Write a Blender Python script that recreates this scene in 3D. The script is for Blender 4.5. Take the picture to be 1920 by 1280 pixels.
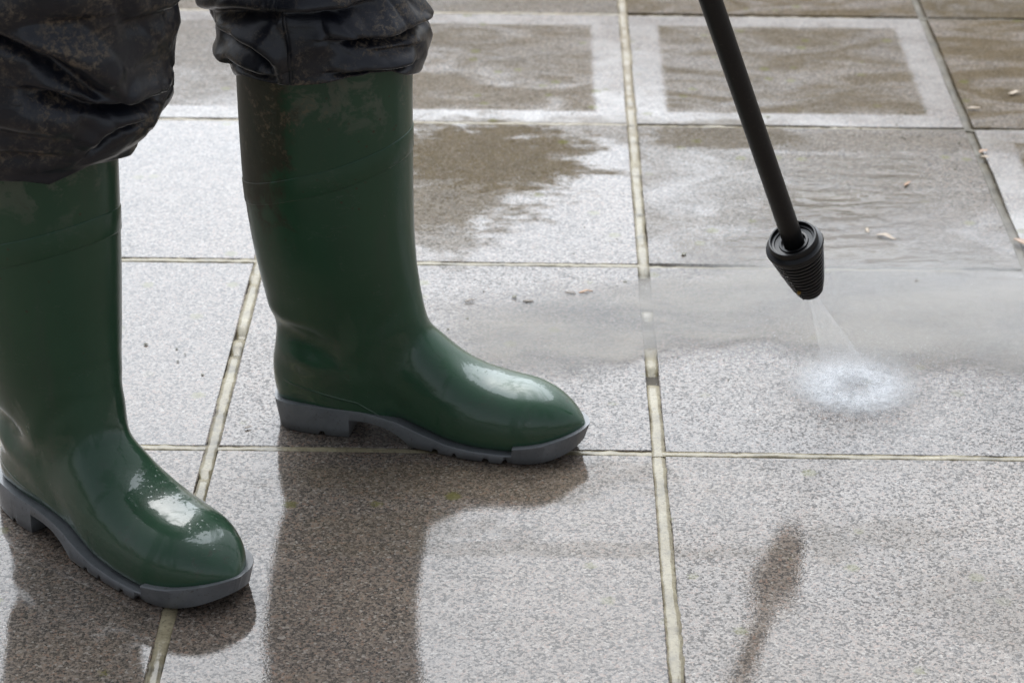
import bpy, bmesh, math, random
import numpy as np
from mathutils import Vector, Matrix, noise

R = math.radians
sc = bpy.context.scene
for o in list(bpy.data.objects):
    bpy.data.objects.remove(o)
C = sc.collection
random.seed(7)
rng = np.random.default_rng(11)

# ------------------------------------------------------------------ camera
PITCH, ROLL, HEIGHT, FPX = 0.463717, 0.00804, 1.19295, 4555.2
cam_d = bpy.data.cameras.new('camera')
cam = bpy.data.objects.new('camera', cam_d)
C.objects.link(cam)
cam_d.sensor_width = 36.0
cam_d.lens = FPX / 1920 * 36
cam_d.clip_start, cam_d.clip_end = 0.05, 5000
cam.matrix_world = Matrix.Translation((0, 0, HEIGHT)) @ Matrix.Rotation(math.pi/2 - PITCH, 4, 'X') @ Matrix.Rotation(ROLL, 4, 'Z')
cam_d.dof.use_dof = True
cam_d.dof.focus_distance = 2.27
cam_d.dof.aperture_fstop = 10.0
sc.camera = cam

# ------------------------------------------------------------------ sky and sun (bright overcast, glow behind the scene)
SUN_EL, SUN_AZ = R(54.5), R(-6)            # azimuth measured from +Y (away from the camera) towards +X
world = bpy.data.worlds.new('World')
sc.world = world
world.use_nodes = True
wn, wl = world.node_tree.nodes, world.node_tree.links
wn.clear()
wo = wn.new('ShaderNodeOutputWorld')
bg = wn.new('ShaderNodeBackground')
sky = wn.new('ShaderNodeTexSky')
sky.sky_type = 'NISHITA'
sky.sun_disc = False
sky.sun_elevation = SUN_EL
sky.sun_rotation = SUN_AZ
sky.air_density, sky.dust_density, sky.ozone_density = 1.0, 4.0, 1.0
hsv = wn.new('ShaderNodeHueSaturation')
hsv.inputs['Saturation'].default_value = 0.36
wl.new(sky.outputs[0], hsv.inputs['Color'])
wl.new(hsv.outputs[0], bg.inputs[0])
bg.inputs[1].default_value = 0.06
wl.new(bg.outputs[0], wo.inputs[0])

sun_d = bpy.data.lights.new('sun', 'SUN')
sun_d.energy = 1.5
sun_d.angle = R(69)
sun_d.color = (0.835, 0.915, 1.0)
sun = bpy.data.objects.new('sun', sun_d)
C.objects.link(sun)
sdir = Vector((math.sin(SUN_AZ)*math.cos(SUN_EL), math.cos(SUN_AZ)*math.cos(SUN_EL), math.sin(SUN_EL)))
sun.rotation_euler = sdir.to_track_quat('Z', 'Y').to_euler()
sun.location = sdir * 20

vs = sc.view_settings
vs.view_transform, vs.look, vs.gamma, vs.use_curve_mapping = 'Standard', 'None', 1.0, False
vs.exposure = 1.18
cy = sc.cycles
cy.use_denoising = True
cy.volume_bounces = 5
cy.volume_step_rate = 1.0
cy.max_bounces, cy.diffuse_bounces, cy.glossy_bounces, cy.transmission_bounces, cy.transparent_max_bounces = 5, 2, 3, 3, 8

# ------------------------------------------------------------------ helpers
def link(o, parent=None):
    C.objects.link(o)
    if parent is not None:
        o.parent = parent
    return o

def mesh_obj(name, verts, faces, mat, parent=None, smooth=True):
    me = bpy.data.meshes.new(name)
    me.from_pydata([tuple(v) for v in verts], [], [tuple(f) for f in faces])
    me.update()
    if smooth:
        me.polygons.foreach_set('use_smooth', [True]*len(me.polygons))
    if mat:
        me.materials.append(mat)
    return link(bpy.data.objects.new(name, me), parent)

def tag(o, label=None, cat=None, group=None, kind=None):
    for k, v in (('label', label), ('category', cat), ('group', group), ('kind', kind)):
        if v:
            o[k] = v
    return o

def empty(name, loc=(0, 0, 0), rz=0):
    o = bpy.data.objects.new(name, None)
    o.empty_display_size = 0.05
    C.objects.link(o)
    o.location = loc
    o.rotation_euler = (0, 0, rz)
    return o

def interp(x, tab):
    xs = [t[0] for t in tab]
    return [np.interp(x, xs, [t[k] for t in tab]) for k in range(1, len(tab[0]))]

def smooth_tab(tab, n=5):
    """Catmull-Rom resample of a table of rows."""
    a = np.array(tab, float)
    p = np.vstack([2*a[0]-a[1], a, 2*a[-1]-a[-2]])
    out = []
    for i in range(1, len(p)-2):
        for k in range(n):
            t = k/n
            out.append(0.5*((2*p[i]) + (-p[i-1]+p[i+1])*t + (2*p[i-1]-5*p[i]+4*p[i+1]-p[i+2])*t*t + (-p[i-1]+3*p[i]-3*p[i+1]+p[i+2])*t**3))
    out.append(a[-1])
    return np.array(out)

class NT:
    """small wrapper to write node trees tersely"""
    def __init__(self, name):
        self.mat = bpy.data.materials.new(name)
        self.mat.use_nodes = True
        self.n, self.l = self.mat.node_tree.nodes, self.mat.node_tree.links
        self.n.clear()
        self.out = self.n.new('ShaderNodeOutputMaterial')
    def node(self, typ, ins=None, **props):
        nd = self.n.new('ShaderNode'+typ)
        for k, v in props.items():
            setattr(nd, k, v)
        for k, v in (ins or {}).items():
            self.put(nd.inputs[k], v)
        return nd
    def put(self, sock, v):
        if isinstance(v, bpy.types.NodeSocket):
            self.l.new(v, sock)
        elif v is not None:
            if hasattr(sock.default_value, '__len__') and not hasattr(v, '__len__'):
                v = [v]*len(sock.default_value)
            if hasattr(sock.default_value, '__len__') and len(sock.default_value) == 4 and len(v) == 3:
                v = (*v, 1)
            sock.default_value = v
    def math(self, op, a, b=None, c=None, clamp=False):
        nd = self.node('Math', operation=op, use_clamp=clamp)
        for i, v in enumerate((a, b, c)):
            if v is not None:
                self.put(nd.inputs[i], v)
        return nd.outputs[0]
    def step(self, v, lo, hi, a=0.0, b=1.0):
        nd = self.node('MapRange', {0: v, 1: lo, 2: hi, 3: a, 4: b}, interpolation_type='SMOOTHSTEP')
        return nd.outputs[0]
    def noise(self, vec, scale, detail=3, rough=0.55, dist=0.0, out=0):
        nd = self.node('TexNoise', {'Vector': vec, 'Scale': scale, 'Detail': detail, 'Roughness': rough, 'Distortion': dist})
        return nd.outputs[out]
    def vor(self, vec, scale, feature='F1', out=0, rnd=1.0):
        nd = self.node('TexVoronoi', {'Vector': vec, 'Scale': scale, 'Randomness': rnd}, feature=feature)
        return nd.outputs[out]
    def mix(self, f, a, b, mode='MIX'):
        nd = self.node('Mix', data_type='RGBA', blend_type=mode)
        self.put(nd.inputs[0], f); self.put(nd.inputs[6], a); self.put(nd.inputs[7], b)
        return nd.outputs[2]
    def ramp(self, v, stops, mode='LINEAR'):
        nd = self.node('ValToRGB', {0: v})
        cr = nd.color_ramp
        cr.interpolation = mode
        while len(cr.elements) < len(stops):
            cr.elements.new(0.5)
        for e, (pos, col) in zip(cr.elements, stops):
            e.position = pos
            e.color = (*col, 1) if len(col) == 3 else col
        return nd.outputs[0]
    def bump(self, h, strength, dist, normal=None):
        nd = self.node('Bump', {'Height': h, 'Strength': strength, 'Distance': dist})
        if normal is not None:
            self.l.new(normal, nd.inputs['Normal'])
        return nd.outputs[0]
    def vmul(self, v, s):
        nd = self.node('VectorMath', operation='MULTIPLY')
        self.put(nd.inputs[0], v); self.put(nd.inputs[1], s)
        return nd.outputs[0]
    def bsdf(self, **kw):
        nd = self.node('BsdfPrincipled')
        for k, v in kw.items():
            self.put(nd.inputs[k.replace('_', ' ')], v)
        return nd.outputs[0]
    def surf(self, s):
        self.l.new(s, self.out.inputs['Surface'])
        return self.mat

# ------------------------------------------------------------------ materials of the paving
GX, GY, GA, W = 0.153354, 2.585588, 0.010873, 0.45      # one grid crossing, grid angle, slab pitch
CA, SA = math.cos(GA), math.sin(GA)
def grid_pt(a, b):
    return (GX + CA*a + SA*b, GY - SA*a + CA*b)

def dirt_blobs(t, pos):
    """uncleaned patches of grime left on the slabs: (x, y, rx, ry, strength)"""
    blobs = [(-0.05, 2.92, 0.18, 0.16, 0.95), (-0.08, 2.80, 0.12, 0.16, 0.8), (-0.11, 2.70, 0.09, 0.12, 0.55), (-0.08, 2.76, 0.10, 0.10, 0.5), (0.10, 3.02, 0.16, 0.05, 0.45), (-0.235, 2.90, 0.045, 0.10, 0.7),
             (0.28, 3.0, 0.13, 0.06, 0.8), (0.40, 2.98, 0.34, 0.045, 0.55),
             (0.02, 1.95, 0.30, 0.018, 0.3), (-0.10, 1.99, 0.12, 0.035, 0.28), (-0.02, 2.08, 0.20, 0.05, 0.35),
             (0.45, 1.86, 0.10, 0.09, 0.25), (0.36, 1.98, 0.1, 0.03, 0.25), (0.30, 1.96, 0.03, 0.05, 0.3)]
    nz = t.noise(t.vmul(pos, (12, 20, 12)), 1.0, 7, 0.74, 0.3)
    nz2 = t.math('MULTIPLY_ADD', nz, 2.8, -1.4)
    tot = None
    for x, y, rx, ry, s in blobs:
        d = t.node('VectorMath', {0: pos, 1: (x, y, 0)}, operation='SUBTRACT').outputs[0]
        d = t.vmul(d, (1/rx, 1/ry, 0))
        ln = t.node('VectorMath', {0: d}, operation='LENGTH').outputs['Value']
        ln = t.math('ADD', ln, nz2)
        m = t.math('MULTIPLY', t.step(ln, 1.15, 0.55), s)
        tot = m if tot is None else t.math('MAXIMUM', tot, m)
    return tot, nz

def slab_material():
    t = NT('wet_granite_slab')
    geo = t.node('NewGeometry')
    pos = geo.outputs['Position']
    tc = t.node('TexCoord').outputs['Object']
    # grain: a mix of dark, tan, pink and pale chips
    warp = t.noise(pos, 260, 2, 0.5, 0, 1)
    wv = t.node('VectorMath', {0: t.vmul(warp, 0.0016), 1: pos}, operation='ADD').outputs[0]
    g1 = t.vor(wv, 460, out=1)
    r1 = t.node('SeparateColor', {0: g1}).outputs
    c1 = t.ramp(r1[0], [(0.0, (0.016, 0.016, 0.019)), (0.24, (0.075, 0.064, 0.057)), (0.38, (0.19, 0.155, 0.128)),
                        (0.60, (0.29, 0.235, 0.195)), (0.80, (0.33, 0.215, 0.16)), (0.86, (0.32, 0.285, 0.255)), (0.96, (0.48, 0.45, 0.41))], 'CONSTANT')
    g2 = t.vor(wv, 1150, out=1)
    r2 = t.node('SeparateColor', {0: g2}).outputs
    c2 = t.ramp(r2[1], [(0.0, (0.02, 0.02, 0.022)), (0.26, (0.19, 0.158, 0.135)), (0.75, (0.36, 0.315, 0.27))], 'CONSTANT')
    col = t.mix(0.40, c1, c2)
    # broad uneven tone
    big = t.noise(pos, 5, 4, 0.6)
    col = t.mix(1.0, col, t.ramp(big, [(0.3, (0.70, 0.68, 0.665)), (0.7, (0.92, 0.87, 0.81))]), 'MULTIPLY')
    rnd = t.node('ObjectInfo').outputs['Random']
    col = t.mix(1.0, col, t.ramp(rnd, [(0.0, (0.86, 0.88, 0.91)), (0.5, (0.98, 0.98, 0.98)), (1.0, (1.06, 1.02, 0.98))]), 'MULTIPLY')
    # grime: loose blobs and, on uncleaned slabs, the whole field or the field inside a clean border
    blob, nz = dirt_blobs(t, pos)
    att_d = t.node('Attribute', attribute_type='OBJECT', attribute_name='grime').outputs['Fac']
    att_b = t.node('Attribute', attribute_type='OBJECT', attribute_name='clean_border').outputs['Fac']
    sx = t.node('SeparateXYZ', {0: tc}).outputs       # slab coordinates
    ax, ay = t.math('ABSOLUTE', sx[0]), t.math('ABSOLUTE', sx[1])
    edge = t.math('SUBTRACT', 0.218, t.math('MAXIMUM', ax, ay))
    edge = t.math('ADD', edge, t.math('MULTIPLY_ADD', t.noise(pos, 45, 4, 0.65), 0.012, -0.006))
    inside = t.step(edge, 0.036, 0.047)
    frame = t.math('MULTIPLY_ADD', att_b, t.math('SUBTRACT', inside, 1.0), 1.0)
    mott = t.ramp(t.noise(t.vmul(pos, (5, 11, 5)), 1.0, 5, 0.68, 0.8), [(0.32, (0.16,)*3), (0.55, (1.0,)*3)])
    field = t.math('MULTIPLY', t.math('MULTIPLY', att_d, frame), mott)
    grime = t.math('MAXIMUM', field, blob)
    gcol = t.mix(t.noise(pos, 30, 3, 0.6), (0.060, 0.044, 0.019), (0.165, 0.122, 0.060))
    gr_fac = t.math('MULTIPLY', grime, t.ramp(t.noise(pos, 420, 3, 0.6), [(0.34, (0.18,)*3), (0.56, (1.0,)*3)]))
    col = t.mix(gr_fac, col, gcol)
    # scoured pale border on the framed slabs
    pale = t.math('MULTIPLY', att_b, t.math('SUBTRACT', 1.0, inside))
    col = t.mix(t.math('MULTIPLY', pale, t.step(t.noise(pos, 16, 4, 0.6), 0.3, 0.7, 0.1, 0.5)), col, (0.40, 0.38, 0.35))
    # moss specks
    mv = t.vor(pos, 17, out=0)
    mn = t.noise(pos, 300, 3, 0.7)
    moss = t.math('MULTIPLY', t.step(t.math('ADD', mv, t.math('MULTIPLY_ADD', mn, 0.22, -0.11)), 0.16, 0.09), 0.75)
    moss = t.math('MULTIPLY', moss, t.step(t.noise(pos, 3.1, 2), 0.36, 0.50))
    col = t.mix(moss, col, (0.12, 0.11, 0.02))
    # water film
    wetn = t.noise(pos, 6, 4, 0.55, 0.3)
    att_w = t.node('Attribute', attribute_type='OBJECT', attribute_name='drained').outputs['Fac']
    dry = t.math('MULTIPLY', att_w, t.step(wetn, 0.30, 0.62, 0.35, 1.0))
    dry = t.math('MAXIMUM', dry, t.math('MULTIPLY', grime, 0.8))
    crough = t.math('MULTIPLY_ADD', dry, 0.12, 0.018)
    chips = t.math('SUBTRACT', 1.0, t.vor(wv, 460, out=0))
    ripple = t.noise(pos, 9, 2, 0.5)
    nb = t.bump(chips, 0.35, 0.0006)
    cn = t.bump(ripple, 0.10, 0.004)
    cn = t.bump(t.noise(pos, 520, 1, 0.6), t.math('MULTIPLY_ADD', dry, 0.28, 0.02), 0.0006, cn)
    cw = t.math('MULTIPLY_ADD', grime, -0.93, 1.0)
    dark_chip = t.math('MULTIPLY', t.step(r1[0], 0.36, 0.20), t.math('MULTIPLY_ADD', dry, 0.85, 0.20))
    pale_chip = t.math('MULTIPLY', t.step(r2[1], 0.30, 0.10), t.math('MULTIPLY_ADD', dry, 0.45, 0.08))
    cw = t.math('MULTIPLY', cw, t.math('SUBTRACT', 1.0, t.math('MAXIMUM', dark_chip, pale_chip)))
    sp = t.math('MULTIPLY_ADD', grime, -0.15, 0.16)
    return t.surf(t.bsdf(Base_Color=col, Roughness=0.65, Specular_IOR_Level=sp, Normal=nb,
                         Coat_Weight=cw, Coat_Roughness=crough, Coat_IOR=1.55, Coat_Normal=cn))

def mortar_material():
    t = NT('cream_mortar')
    pos = t.node('NewGeometry').outputs['Position']
    n1 = t.noise(pos, 25, 5, 0.65)
    n2 = t.noise(pos, 300, 3, 0.6)
    col = t.ramp(n1, [(0.33, (0.10, 0.085, 0.05)), (0.46, (0.26, 0.22, 0.135)), (0.70, (0.40, 0.35, 0.225))])
    col = t.mix(t.step(n2, 0.50, 0.66, 0, 0.7), col, (0.15, 0.12, 0.07))
    y = t.node('SeparateXYZ', {0: pos}).outputs[1]
    old = t.math('MULTIPLY', t.step(y, 2.75, 3.3), t.step(t.noise(pos, 18, 3), 0.35, 0.6, 0.2, 0.75))
    col = t.mix(old, col, (0.22, 0.155, 0.065))
    x = t.node('SeparateXYZ', {0: pos}).outputs[0]
    algae = t.math('MULTIPLY', t.math('MULTIPLY', t.step(x, 0.48, 0.56), t.step(y, 2.40, 2.62)), t.step(n1, 0.30, 0.60, 1.0, 0.78))
    col = t.mix(algae, col, (0.060, 0.047, 0.026))
    return t.surf(t.bsdf(Base_Color=col, Roughness=0.6, Specular_IOR_Level=0.3, Normal=t.bump(n2, 0.5, 0.001),
                         Coat_Weight=t.math('MULTIPLY_ADD', algae, -0.55, 0.7), Coat_Roughness=0.12, Coat_Normal=t.bump(n1, 0.2, 0.004)))

def bed_material():
    t = NT('joint_silt')
    pos = t.node('NewGeometry').outputs['Position']
    n1 = t.noise(pos, 40, 5, 0.65)
    col = t.ramp(n1, [(0.3, (0.04, 0.032, 0.022)), (0.7, (0.11, 0.09, 0.06))])
    return t.surf(t.bsdf(Base_Color=col, Roughness=0.7, Specular_IOR_Level=0.2, Coat_Weight=0.12, Coat_Roughness=0.4, Coat_Normal=t.bump(n1, 0.3, 0.004)))

M_SLAB, M_MORTAR, M_BED = slab_material(), mortar_material(), bed_material()

# ------------------------------------------------------------------ ground and pavement
g = mesh_obj('ground', [(-400, -400, -0.06), (400, -400, -0.06), (400, 400, -0.06), (-400, 400, -0.06)], [(0, 1, 2, 3)], M_BED, smooth=False)
tag(g, kind='structure')

I0, I1, J0, J1 = -4, 6, -5, 6           # slab columns and rows around the grid crossing
mg = 0.0
p4 = [(I0*W, J0*W), (I1*W, J0*W), (I1*W, J1*W), (I0*W, J1*W)]
pavement = mesh_obj('pavement', [(x, y, z) for z in (-0.055, -0.0065) for x, y in p4],
                    [(3, 2, 1, 0), (4, 5, 6, 7), (0, 1, 5, 4), (1, 2, 6, 5), (2, 3, 7, 6), (3, 0, 4, 7)], M_BED, smooth=False)
pavement.location = (GX, GY, 0)
pavement.rotation_euler = (0, 0, -GA)
tag(pavement, kind='structure')

def slab_mesh(seed):
    rr = random.Random(seed)
    hx, hy, bev, th = 0.2182, 0.2198, 0.0007, 0.045
    bm = bmesh.new()
    rings = []
    for z, ins in ((-th, 0), (-bev, 0), (0, bev)):
        ring = []
        n = 6
        for k in range(4):
            a = [(-1, -1), (1, -1), (1, 1), (-1, 1)][k]
            b = [(1, -1), (1, 1), (-1, 1), (-1, -1)][k]
            for q in range(n):
                f = q/n
                x, y = a[0]+(b[0]-a[0])*f, a[1]+(b[1]-a[1])*f
                j = rr.uniform(-.0007, .0007) if z > -th else 0
                ring.append(bm.verts.new((x*(hx-ins+j), y*(hy-ins+j), z)))
        rings.append(ring)
    m = len(rings[0])
    for a, b in zip(rings, rings[1:]):
        for k in range(m):
            bm.faces.new((a[k], a[(k+1) % m], b[(k+1) % m], b[k]))
    bm.faces.new(rings[-1])
    me = bpy.data.meshes.new('paving_slab')
    bm.to_mesh(me); bm.free()
    me.materials.append(M_SLAB)
    return me
slab_variants = [slab_mesh(s) for s in range(4)]
# (column right of the first visible joint, row): grime over the field, clean border, drained film
FIELD = {(0, 1): (0.78, 1, .2), (1, 1): (0.85, 1, .2), (-1, 1): (0.45, 1, .2), (2, 1): (0.95, 0, .1), (2, 0): (0.9, 1, .2), (3, 0): (.9, 1, .2),
         (1, -2): (0.12, 0, .42), (0, -2): (0.10, 0, .22), (1, -1): (0.04, 0, .5), (2, -1): (0.05, 0, .5), (0, -1): (0.03, 0, .35), (-1, -1): (0, 0, 0), (-1, -2): (.12, 0, .15),
         (0, 0): (0.0, 0, .2), (1, 0): (0.45, 0, .1), (-1, 0): (0.0, 0, 0.0)}
for i in range(I0, I1):
    for j in range(J0, J1):
        o = bpy.data.objects.new('paving_slab', random.choice(slab_variants))
        link(o, pavement)
        o.location = ((i+.5)*W, (j+.5)*W, random.uniform(-.0006, .0006))
        o.rotation_euler = (R(random.uniform(-.12, .12)), R(random.uniform(-.12, .12)), random.choice((0, 1))*math.pi + R(random.uniform(-.08, .08)))
        gm, cb, dr = FIELD.get((i+1, j), (0.8 if j >= 2 else 0.05, 0, .25))
        if j >= 2:
            gm = 0.62 if i < 0 else 0.95
        o['grime'], o['clean_border'], o['drained'] = float(gm), float(cb), float(dr)

def mortar_mesh(seed, width, gaps):
    n, off = 60, seed*13.7
    verts, faces = [], []
    for k in range(n+1):
        x = -W/2 - .006 + (W+.012)*k/n
        w = width*(0.5 + 0.13*noise.noise((x*30, off, 0)) + 0.13*noise.noise((x*110, off, 3)))
        sh = 0.0012*noise.noise((x*12, off, 7))
        lvl = 0.0006 + 0.0010*noise.noise((x*22, off, 9)) + 0.0010*noise.noise((x*120, off, 2))
        for a, b in gaps:
            if a < x < b:
                lvl -= 0.009*min(1, (x-a)/.012, (b-x)/.012)
        w = max(w, width*.43)
        for q, (yy, dz) in enumerate(((-1, -0.006), (-0.82, -0.0006), (-0.3, 0), (0.3, 0), (0.82, -0.0006), (1, -0.006))):
            rough = 0.0008*noise.noise((x*200, off+q*2.3, 1))
            verts.append((x, sh + yy*w + rough, lvl + dz + rough))
        if k:
            for q in range(5):
                a = (k-1)*6+q
                faces.append((a, a+6, a+7, a+1))
    me = bpy.data.meshes.new('mortar_strip')
    me.from_pydata(verts, [], faces)
    me.polygons.foreach_set('use_smooth', [True]*len(faces))
    me.materials.append(M_MORTAR)
    return me
mv_ = [mortar_mesh(s, 0.0160, g_) for s, g_ in enumerate(([], [], [], []))]
mh_ = [mortar_mesh(s+20, 0.0120, g_) for s, g_ in enumerate(([], [(-.1, -.085)], [], []))]
m_sunk = mortar_mesh(41, 0.0160, [(-.075, -.035), (-.015, -.005), (.012, .10), (.103, .215)])
m_old = mortar_mesh(47, 0.0150, [(-.02, .0), (.02, .045), (.16, .175)])
for i in range(I0, I1+1):
    for j in range(J0, J1):
        special = {(1, -1): m_sunk, (0, -1): m_old, (0, -2): m_old}.get((i+1, j))
        if i in (I0, I1):
            continue
        o = link(bpy.data.objects.new('mortar_strip', special or random.choice(mv_)), pavement)
        o.location = (i*W, (j+.5)*W, -0.0032 if (i == 1 and j >= -1) else 0)
        o.rotation_euler = (0, 0, math.pi/2 if special else random.choice((-1, 1))*math.pi/2)
for i in range(I0, I1):
    for j in range(J0+1, J1):
        o = link(bpy.data.objects.new('mortar_strip', random.choice(mh_)), pavement)
        o.location = ((i+.5)*W, j*W, -0.0022 if (i >= 0 and j >= 0) else -0.0003)
        o.rotation_euler = (0, 0, random.choice((0, math.pi)))

# ------------------------------------------------------------------ turbid run-off water lying on the slabs
def water_sheet():
    outline = [(-0.10, 2.47), (-0.05, 2.36), (0.0, 2.305), (0.06, 2.30), (0.14, 2.335), (0.20, 2.36), (0.27, 2.375), (0.33, 2.35), (0.42, 2.33), (0.52, 2.32), (0.62, 2.31),
               (1.2, 2.29), (1.5, 2.45), (1.2, 2.58), (0.66, 2.63), (0.60, 2.70), (0.60, 3.02), (0.45, 3.00), (0.34, 2.94), (0.25, 2.86), (0.20, 2.76), (0.16, 2.66), (0.06, 2.57), (-0.06, 2.53)]
    from math import hypot
    def sd(x, y):
        ins, dm = False, 9
        n = len(outline)
        for k in range(n):
            x0, y0 = outline[k]; x1, y1 = outline[(k+1) % n]
            if (y0 > y) != (y1 > y) and x < (x1-x0)*(y-y0)/(y1-y0)+x0:
                ins = not ins
            dx, dy = x1-x0, y1-y0
            tt = max(0, min(1, ((x-x0)*dx+(y-y0)*dy)/(dx*dx+dy*dy)))
            dm = min(dm, hypot(x-x0-tt*dx, y-y0-tt*dy))
        return dm if ins else -dm
    st = 0.0125
    xs = np.arange(-0.2, 1.55, st); ys = np.arange(2.2, 3.4, st)
    idx, verts, dep, faces = {}, [], [], []
    for a, x in enumerate(xs):
        for b, y in enumerate(ys):
            d = sd(x, y)
            if d > -0.05:
                idx[a, b] = len(verts)
                k = max(0.0, min(1.0, (d+0.05)/float(np.interp(y, [2.40, 2.62], [0.10, 0.30]))))
                z = 0.0011 + 0.0009*k + 0.0002*noise.noise((x*20, y*40, 0))
                verts.append((x, y, z)); dep.append(k)
    for (a, b) in idx:
        q = [(a, b), (a+1, b), (a+1, b+1), (a, b+1)]
        if all(v in idx for v in q):
            faces.append([idx[v] for v in q])
    t = NT('turbid_water')
    pos = t.node('NewGeometry').outputs['Position']
    d = t.node('Attribute', attribute_name='depth').outputs['Fac']
    nz = t.noise(pos, 9, 5, 0.6, 0.5)
    k = t.step(t.math('ADD', d, t.math('MULTIPLY_ADD', nz, 0.9, -0.45)), 0.25, 0.92)
    turb = t.math('MULTIPLY', k, t.step(t.noise(t.vmul(pos, (6, 11, 6)), 1.0, 5, 0.65, 0.6), 0.32, 0.68, 0.06, 0.46))
    col = t.mix(t.noise(pos, 5, 3), (0.20, 0.165, 0.115), (0.36, 0.30, 0.22))
    rv = t.vmul(pos, (12, 31, 1))
    rip = t.noise(rv, 1.5, 2, 0.5, 0.45)
    y = t.node('SeparateXYZ', {0: pos}).outputs[1]
    x = t.node('SeparateXYZ', {0: pos}).outputs[0]
    flow = t.math('MULTIPLY', t.step(y, 2.55, 2.8), t.step(x, 0.1, 0.4))
    cn = t.bump(rip, t.math('MULTIPLY_ADD', flow, 0.75, 0.03), 0.010)
    b = t.bsdf(Base_Color=col, Roughness=0.5, Specular_IOR_Level=0.0, Coat_Weight=1.0, Coat_Roughness=0.06, Coat_IOR=1.4, Coat_Normal=cn)
    tr = t.node('BsdfTransparent').outputs[0]
    gl = t.node('BsdfGlossy', {'Roughness': 0.06, 'Normal': cn}).outputs[0]
    fr = t.node('Fresnel', {'IOR': 1.38, 'Normal': cn}).outputs[0]
    s1 = t.node('MixShader', {0: t.math('MULTIPLY', fr, k), 1: tr, 2: gl}).outputs[0]
    s2 = t.node('MixShader', {0: turb, 1: s1, 2: b}).outputs[0]
    t.surf(s2)
    o = mesh_obj('water', verts, faces, t.mat)
    at = o.data.attributes.new('depth', 'FLOAT', 'POINT')
    at.data.foreach_set('value', dep)
    tag(o, kind='structure')
water_sheet()

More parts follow.
